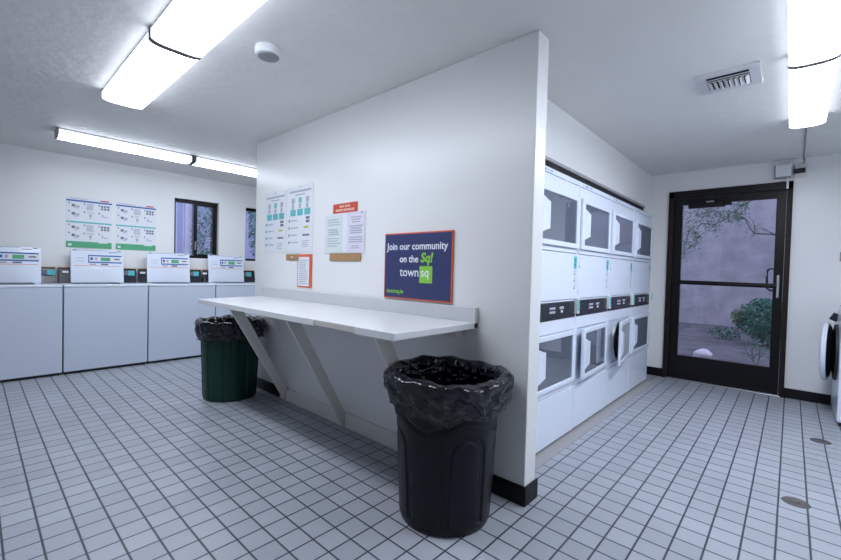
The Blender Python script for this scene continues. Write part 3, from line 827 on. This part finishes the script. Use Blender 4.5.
# tan strips behind the sheets
b = B(); b.box(0, -0.012, 0, 0.385, 0, 0.056, M['tan'], 0.004); tag(b.build('wooden_strip', None, (-1.742, -0.0005, 1.267)), 'tan wooden strip under the pair of paper notices', 'strip', 'tan strips on the centre wall')
b = B(); b.box(0, -0.012, 0, 0.21, 0, 0.054, M['tan'], 0.004); b.box(0.09, -0.0135, 0.022, 0.12, -0.012, 0.032, M['paper'])
tag(b.build('wooden_strip', None, (-2.410, -0.0005, 1.270)), 'short tan wooden strip left of the small orange-edged notice', 'strip', 'tan strips on the centre wall')
# orange-edged notice
t = Pr(0.225, 0.285, M['orange'], 0.006); t.r(0.010, 0.012, 0.186, 0.262, 'paper', 0.001)
t.y -= 0.001
t.lines(0.03, 0.165, 0.235, 13, 0.0165, 'ink_light', 0.006)
b = t.b
tag(b.build('notice', None, (-2.222, -0.0005, 1.036)), 'small white notice with an orange border hanging just above the counter backsplash', 'notice')
# white board and the two paper notices
b = B(); b.box(0, -0.006, 0, 0.505, -0.0005, 0.31, M['paper'], 0.002)
tag(b.build('notice_board', None, (-1.823, 0, 1.325)), 'white backing board behind the pale green and lilac notices', 'board')
t = Pr(0.215, 0.29, M['paper_green'], 0.002); t.lines(0.03, 0.20, 0.262, 3, 0.02, 'ink_light', 0.008); t.lines(0.04, 0.19, 0.185, 3, 0.018, 'ink_light', 0.011); t.lines(0.03, 0.20, 0.115, 4, 0.02, 'ink_light', 0.007)
tag(t.b.build('notice', None, (-1.806, -0.0062, 1.33)), 'pale green paper notice under the red placard', 'notice')
t = Pr(0.208, 0.30, M['paper_lilac'], 0.002); t.lines(0.05, 0.17, 0.265, 3, 0.018, 'ink_light', 0.009, center=True); t.lines(0.03, 0.19, 0.20, 4, 0.017, 'ink_light', 0.011, center=True); t.lines(0.03, 0.19, 0.115, 3, 0.017, 'ink_light', 0.010, center=True); t.lines(0.05, 0.16, 0.05, 2, 0.016, 'ink_light', 0.008, center=True)
t.r(0.172, 0.282, 0.182, 0.297, 'ink')
tag(t.b.build('notice', None, (-1.530, -0.0062, 1.333)), 'pale lilac paper notice right of the green one, centred print', 'notice')
# red placard: two lines of lettering too blurred to read
t = Pr(0.302, 0.072, M['red_sign'], 0.004)
for x0, x1 in ((0.085, 0.12), (0.125, 0.14), (0.15, 0.175), (0.182, 0.215)): t.r(x0, 0.041, x1, 0.058, 'cream_ink')
for x0, x1 in ((0.035, 0.065), (0.07, 0.10), (0.105, 0.125), (0.135, 0.165), (0.17, 0.20), (0.205, 0.235), (0.24, 0.265)): t.r(x0, 0.012, x1, 0.030, 'cream_ink')
o = t.b.build('red_placard', None, (-1.714, -0.0005, 1.637)); 
tag(o, 'small red placard with two lines of pale lettering above the notices', 'placard')
# navy community sign standing on the backsplash
SW, SH = 0.592, 0.436
sg = thing('community_sign', 'navy sign with orange border and town logo standing on the counter backsplash', 'sign', (-1.094, -0.002, 1.0165))
b = B(); b.box(0, -0.010, 0, SW, 0, SH, M['orange'], 0.002); b.build('border', sg)
b = B(); b.box(0.009, -0.0115, 0.009, SW - 0.009, -0.0095, SH - 0.009, M['navy']); b.build('panel', sg)
RV = (PI / 2, 0, 0); yy = -0.0120
text_mesh('Join our community', 0.0655, M['white_ink'], 'lettering', sg, (SW / 2 - 0.004, yy, 0.325), RV, 'CENTER', 0.0012)
text_mesh('on the', 0.064, M['white_ink'], 'lettering', sg, (0.318, yy, 0.243), RV, 'RIGHT', 0.0012)
text_mesh('Sq!', 0.082, M['lime'], 'lettering', sg, (0.335, yy, 0.245), RV, 'LEFT', 0.003, 0.2)
b = B(); b.box(0.330, -0.0122, 0.112, 0.437, -0.0112, 0.219, M['lime'], 0.0); b.build('logo_square', sg)
text_mesh('town', 0.082, M['white_ink'], 'lettering', sg, (0.326, yy, 0.152), RV, 'RIGHT', 0.0006)
text_mesh('sq', 0.080, M['white_ink'], 'lettering', sg, (0.340, -0.0128, 0.153), RV, 'LEFT', 0.0008)
text_mesh('townsq.io', 0.040, M['lime'], 'lettering', sg, (0.032, yy, 0.037), RV, 'LEFT', 0.0008)

# ================================================================== CEILING AND WALL FITTINGS
t = thing('smoke_detector', 'round white smoke detector on the ceiling beside the fluorescent row', 'detector', (-1.245, -0.80, H))
b = B(); b.lathe([(0.001, 0), (0.070, 0), (0.072, -0.012), (0.070, -0.040), (0.064, -0.046), (0.055, -0.046)], M['white_plastic'], 40); b.build('detector_base', t, smooth=True)
b = B(); b.lathe([(0.060, -0.044), (0.056, -0.052), (0.040, -0.056), (0.001, -0.056)], M['grey_plastic'], 40); b.build('detector_cover', t, smooth=True)

t = thing('ceiling_vent', 'white ceiling air vent with slats in front of the dryers', 'vent', (0.655, 1.22, H))
b = B(); a, c = 0.158, 0.155; i0, i1 = 0.105, 0.105
b.box(-a, -c, -0.012, a, -i1, -0.001, M['vent'], 0.002); b.box(-a, i1, -0.012, a, c, -0.001, M['vent'], 0.002)
b.box(-a, -i1, -0.012, -i0, i1, -0.001, M['vent'], 0.002); b.box(i0, -i1, -0.012, a, i1, -0.001, M['vent'], 0.002)
b.build('vent_frame', t)
b = B(); b.box(-i0, -i1, -0.004, i0, i1, -0.001, M['dark']); b.build('vent_throat_shade', t)  # opening blackened by a flat plate in place of shade in the duct
for y in (-0.085, -0.055): 
    b = B(); b.box(-i0, y - 0.002, -0.018, i0, y + 0.016, -0.013, M['vent'], 0.001, rot=Matrix.Rotation(math.radians(25), 3, 'X')); b.build('slat', t)
for k in range(8):
    x = -0.092 + k * 0.0263
    b = B(); b.box(x - 0.011, -0.025, -0.016, x + 0.011, i1, -0.012, M['vent'], 0.001, rot=Matrix.Rotation(math.radians(32 if k < 4 else -32), 3, 'Y')); b.build('slat', t)

t = thing('alarm_box', 'small white control box above the right corner of the glass door', 'control box', (0.884, YF, 2.25))
b = B(); b.box(-0.066, -0.055, 0, 0.066, -0.0005, 0.135, M['grey_plastic'], 0.006); b.build('box_body', t)
b = B(); b.box(-0.058, -0.062, 0.012, 0.066, -0.055, 0.135, M['white_plastic'], 0.004); b.build('box_cover', t)
b = B(); b.box(0.03, -0.035, -0.11, 0.048, -0.030, 0.0, M['white_plastic'], 0.001); b.build('wire_cover', t)
t = thing('motion_sensor', 'beige wall plate with a dark sensor beside the white box over the door', 'sensor', (1.015, YF, 2.243))
b = B(); b.box(-0.045, -0.025, 0, 0.045, -0.0005, 0.135, M['white_base'], 0.004); b.build('wall_plate', t)
b = B(); b.tube([(-0.052, -0.04, 0.062), (0.035, -0.04, 0.066)], 0.024, M['gasket'], 14); b.build('sensor_body', t, smooth=True)
b = B(); b.tube([(1.04, YF - 0.012, 2.372), (1.04, YF - 0.012, H - 0.012), (1.035, YF - 0.04, H - 0.008), (1.03, 2.30, H - 0.008)], 0.006, M['grey_plastic'], 8)
tag(b.build('cable_conduit', None, smooth=True), 'thin grey cable conduit from the sensor across the ceiling to the light', 'conduit')
t = thing('wall_switch', 'grey wall switch on the door wall at the right edge of the photo', 'switch', (1.352, YF, 1.445))
b = B(); b.box(-0.03, -0.008, -0.045, 0.035, -0.0005, 0.045, M['grey_plastic'], 0.003); b.build('switch_plate', t)
b = B(); b.box(-0.006, -0.016, -0.014, 0.010, -0.008, 0.014, M['white_plastic'], 0.002); b.build('toggle', t)

def drain(label, x, y):
    t = thing('floor_drain', label, 'drain', (x, y, 0), 0, 'floor drains')
    b = B(); b.lathe([(0.001, 0.0025), (0.044, 0.0025), (0.047, 0.004), (0.056, 0.004), (0.060, 0.0005)], M['drain'], 40)
    b.build('drain_cover', t, smooth=True)
    b = B(); b.lathe([(0.001, 0.0032), (0.007, 0.0032), (0.008, 0.002)], M['gasket'], 12, c=(0.01, 0, 0)); b.build('screw', t)
drain('round metal floor drain nearest the viewer in the tile floor', 1.046, 1.085)
drain('round metal floor drain in the tiles in front of the front-load washer', 1.19, 2.37)

# ================================================================== OUTSIDE
def leaf_cloud(n, fn, size, mats, rnd):
    b = B()
    for i in range(n):
        p = Vector(fn(rnd)); a = Vector((rnd.gauss(0, 1), rnd.gauss(0, 1), rnd.gauss(0, 1))).normalized()
        u = a.orthogonal().normalized(); v = a.cross(u)
        s = size * rnd.uniform(0.6, 1.3)
        b.quad([p - u * s * 1.1, p - v * s * 0.5, p + u * s * 1.1, p + v * s * 0.5], mats[rnd.randrange(len(mats))])
    return b
rnd = random.Random(21)
def ell(c, r):
    def f(q):
        while True:
            v = Vector((q.uniform(-1, 1), q.uniform(-1, 1), q.uniform(-1, 1)))
            if 0.35 < v.length < 1: break
        return (c[0] + v.x * r[0], c[1] + v.y * r[1], c[2] + v.z * r[2])
    return f
t = thing('leafy_shrub', 'rounded green shrub growing by the courtyard wall outside the door', 'shrub', (0.66, 8.1, -0.05))
b = leaf_cloud(2400, ell((0, 0, 0.50), (0.46, 0.42, 0.42)), 0.036, [M['leaf_a'], M['leaf_a'], M['leaf_c']], rnd); b.build('foliage', t, recalc=False)
b = leaf_cloud(160, ell((-0.44, -0.1, 0.52), (0.10, 0.12, 0.16)), 0.036, [M['leaf_b']], rnd); b.build('foliage', t, recalc=False)
b = B()
for k in range(6):
    a = k * 1.05; b.tube([(0.03 * math.cos(a), 0.03 * math.sin(a), 0), (0.12 * math.cos(a), 0.12 * math.sin(a), 0.25), (0.25 * math.cos(a), 0.25 * math.sin(a), 0.6)], [0.014, 0.011, 0.004], M['bark'], 6)
b.build('stem', t)
t = thing('low_plant', 'low straggly plant at the foot of the shrub outside', 'plant', (0.0, 8.6, -0.05))
b = leaf_cloud(220, ell((0, 0, 0.13), (0.30, 0.22, 0.13)), 0.03, [M['leaf_a'], M['leaf_c']], rnd); b.build('foliage', t, recalc=False)
b = B()
for k in range(5): b.tube([(0, 0, 0), (0.2 * math.cos(k * 1.3), 0.15 * math.sin(k * 1.3), 0.2)], [0.006, 0.003], M['bark'], 5)
b.build('stem', t)
t = thing('twiggy_sapling', 'small twiggy sapling close outside the door glass, low right', 'sapling', (0.66, 5.6, -0.05))
b = B()
for pts in ([(0, 0, 0), (-0.04, 0, 0.08), (-0.13, 0.02, 0.22), (-0.16, 0.03, 0.34)], [(0, 0, 0), (0.02, 0, 0.12), (0.09, 0.02, 0.26), (0.13, 0, 0.36)], [(-0.04, 0, 0.08), (-0.06, 0.03, 0.22), (-0.04, 0.05, 0.38)], [(0.02, 0, 0.12), (0.03, -0.02, 0.28), (0.02, -0.03, 0.40)]):
    b.tube(pts, [0.006, 0.005, 0.004, 0.002], M['bark'], 5)
b.build('stem', t)
b = leaf_cloud(110, ell((0, 0, 0.26), (0.20, 0.12, 0.18)), 0.018, [M['leaf_c'], M['leaf_a']], rnd); b.build('foliage', t, recalc=False)
b = B()
bmesh.ops.create_icosphere(b.bm, subdivisions=3, radius=1.0); b.mi(M['rock'])
for v in b.bm.verts:
    k = 1 + 0.10 * math.sin(3.1 * v.co.x + 1.2) * math.cos(2.7 * v.co.y) + 0.06 * math.sin(5 * v.co.z + 2 * v.co.x)
    v.co = Vector((v.co.x * 0.135 * k, v.co.y * 0.12 * k, v.co.z * 0.095 * k + (0.02 * v.co.x)))
tag(b.build('pale_rock', None, (0.005, 5.66, 0.018), smooth=True), 'pale rounded rock on the ground just outside the glass door', 'rock')

# bare tree whose branches cross the upper door glass
t = thing('courtyard_tree', 'sparse tree whose thin branches cross the upper part of the door glass', 'tree', (1.75, 7.5, -0.05))
ox, oy, oz = 1.75, 7.5, -0.05
BR = [[(1.75, 0.0), (1.70, 1.0), (1.62, 1.85), (1.5, 2.5), (1.3, 3.3), (1.2, 4.2)],
      [(1.62, 1.80), (1.2, 1.93), (0.745, 1.99), (0.474, 2.02), (0.40, 2.12), (0.32, 2.31), (0.175, 2.43), (-0.05, 2.45), (-0.25, 2.33)],
      [(0.32, 2.31), (0.20, 2.33), (0.10, 2.34), (-0.117, 2.21), (-0.347, 2.03), (-0.46, 1.98)],
      [(-0.117, 2.21), (-0.30, 2.24), (-0.513, 2.13), (-0.60, 1.88), (-0.61, 1.70)],
      [(1.5, 2.5), (0.95, 2.66), (0.52, 2.69), (0.25, 2.55), (-0.057, 2.67), (-0.30, 2.55), (-0.5, 2.45)],
      [(0.175, 2.43), (0.30, 2.60), (0.44, 2.72), (0.62, 2.78)],
      [(0.745, 1.99), (0.62, 2.08), (0.55, 2.13)], [(0.474, 2.02), (0.46, 2.14), (0.44, 2.25)],
      [(-0.05, 2.45), (-0.2, 2.47), (-0.42, 2.40), (-0.58, 2.26)], [(-0.347, 2.03), (-0.42, 1.86), (-0.5, 1.76)]]
b = B(); lp = []
for bi, br in enumerate(BR):
    n = len(br); r0 = 0.055 if bi == 0 else 0.016 if bi in (1, 4) else 0.010
    pts = [(x - ox, 0.10 * math.sin(i * 1.3 + bi) if i else 0.0, z - oz if (bi or i) else 0.0) for i, (x, z) in enumerate(br)]
    if bi == 0: b.tube(pts, [r0 * (1 - 0.6 * i / (n - 1)) for i in range(n)], M['bark'], 8)
    else:
        b.tube(pts, [max(0.004, r0 * (1 - 0.75 * i / (n - 1))) for i in range(n)], M['bark'], 6)
        for i in range(n - 1):
            for q in range(7):
                f = rnd.random(); lp.append([pts[i][k] + (pts[i + 1][k] - pts[i][k]) * f + rnd.gauss(0, 0.05) for k in range(3)])
        for i in range(1, n):
            for q in range(2):
                p = Vector(pts[i]); e = p + Vector((rnd.uniform(-0.16, 0.10), rnd.uniform(-0.1, 0.1), rnd.uniform(-0.14, 0.12)))
                b.tube([p, (p + e) / 2 + Vector((0, 0, 0.015)), e], [0.004, 0.003, 0.002], M['bark'], 4); lp += [list(e), list((p + e) / 2)]
b.build('trunk_and_branches', t, smooth=True)
left = [p for p in lp if p[0] + ox < 0.35]
it = iter(left * 5)
b = leaf_cloud(len(left) * 5, lambda q: [c + q.gauss(0, 0.045) for c in next(it)], 0.021, [M['leaf_a'], M['leaf_b'], M['leaf_a']], rnd); b.build('foliage', t, recalc=False)

# trees behind the left windows
def win_tree(label, x, y, h, crown, n, mt, trunk, r=0.07, lean=0.0, ls=0.07):
    t = thing('garden_tree', label, 'tree', (x, y, -0.05), 0, 'trees outside the left windows')
    b = B(); b.tube([(0, 0, 0), (0.03, lean * 0.4, h * 0.4), (0, lean * 0.7, h * 0.7), (0.02, lean, h)], [r, r * 0.85, r * 0.7, r * 0.4], trunk, 10); b.build('trunk', t, smooth=True)
    b = leaf_cloud(n, ell(crown[:3], crown[3:]), ls, mt, rnd); b.build('foliage', t, recalc=False)
win_tree('pale-trunked tree outside the left pane of the two-pane window', -8.3, 1.08, 4.6, (0, 0, 4.2, 0.4, 0.4, 0.6), 300, [M['leaf_c']], M['pale_bark'], 0.06)
win_tree('thin pale tree trunk outside, left of the thicker pale trunk', -9.3, 0.92, 4.8, (0, 0, 4.4, 0.4, 0.35, 0.6), 250, [M['leaf_c']], M['pale_bark'], 0.04, 0.05)
win_tree('leafy tree outside the right pane of the two-pane window', -8.8, 1.75, 3.4, (0, 0, 1.75, 0.5, 0.45, 1.15), 3000, [M['leaf_a'], M['leaf_d'], M['leaf_c'], M['pale_bark']], M['bark'], 0.05, 0.0, 0.03)
win_tree('dense green tree outside the window nearest the centre wall', -7.7, 2.60, 3.6, (0, 0, 2.2, 0.5, 0.5, 1.1), 3000, [M['leaf_a'], M['leaf_c'], M['leaf_d']], M['bark'], 0.06, 0.0, 0.04)
t = thing('garden_bush', 'low green bush outside the foot of the two-pane window', 'bush', (-7.3, 1.12, -0.05))
b = leaf_cloud(900, ell((0, 0, 0.85), (0.38, 0.42, 0.75)), 0.05, [M['leaf_a'], M['leaf_c'], M['leaf_d']], rnd); b.build('foliage', t, recalc=False)
b = B()
for k in range(5): b.tube([(0, 0, 0), (0.12 * math.cos(k * 1.3), 0.12 * math.sin(k * 1.3), 0.5), (0.3 * math.cos(k * 1.3), 0.3 * math.sin(k * 1.3), 1.0)], [0.015, 0.012, 0.005], M['bark'], 6)
b.build('stem', t)
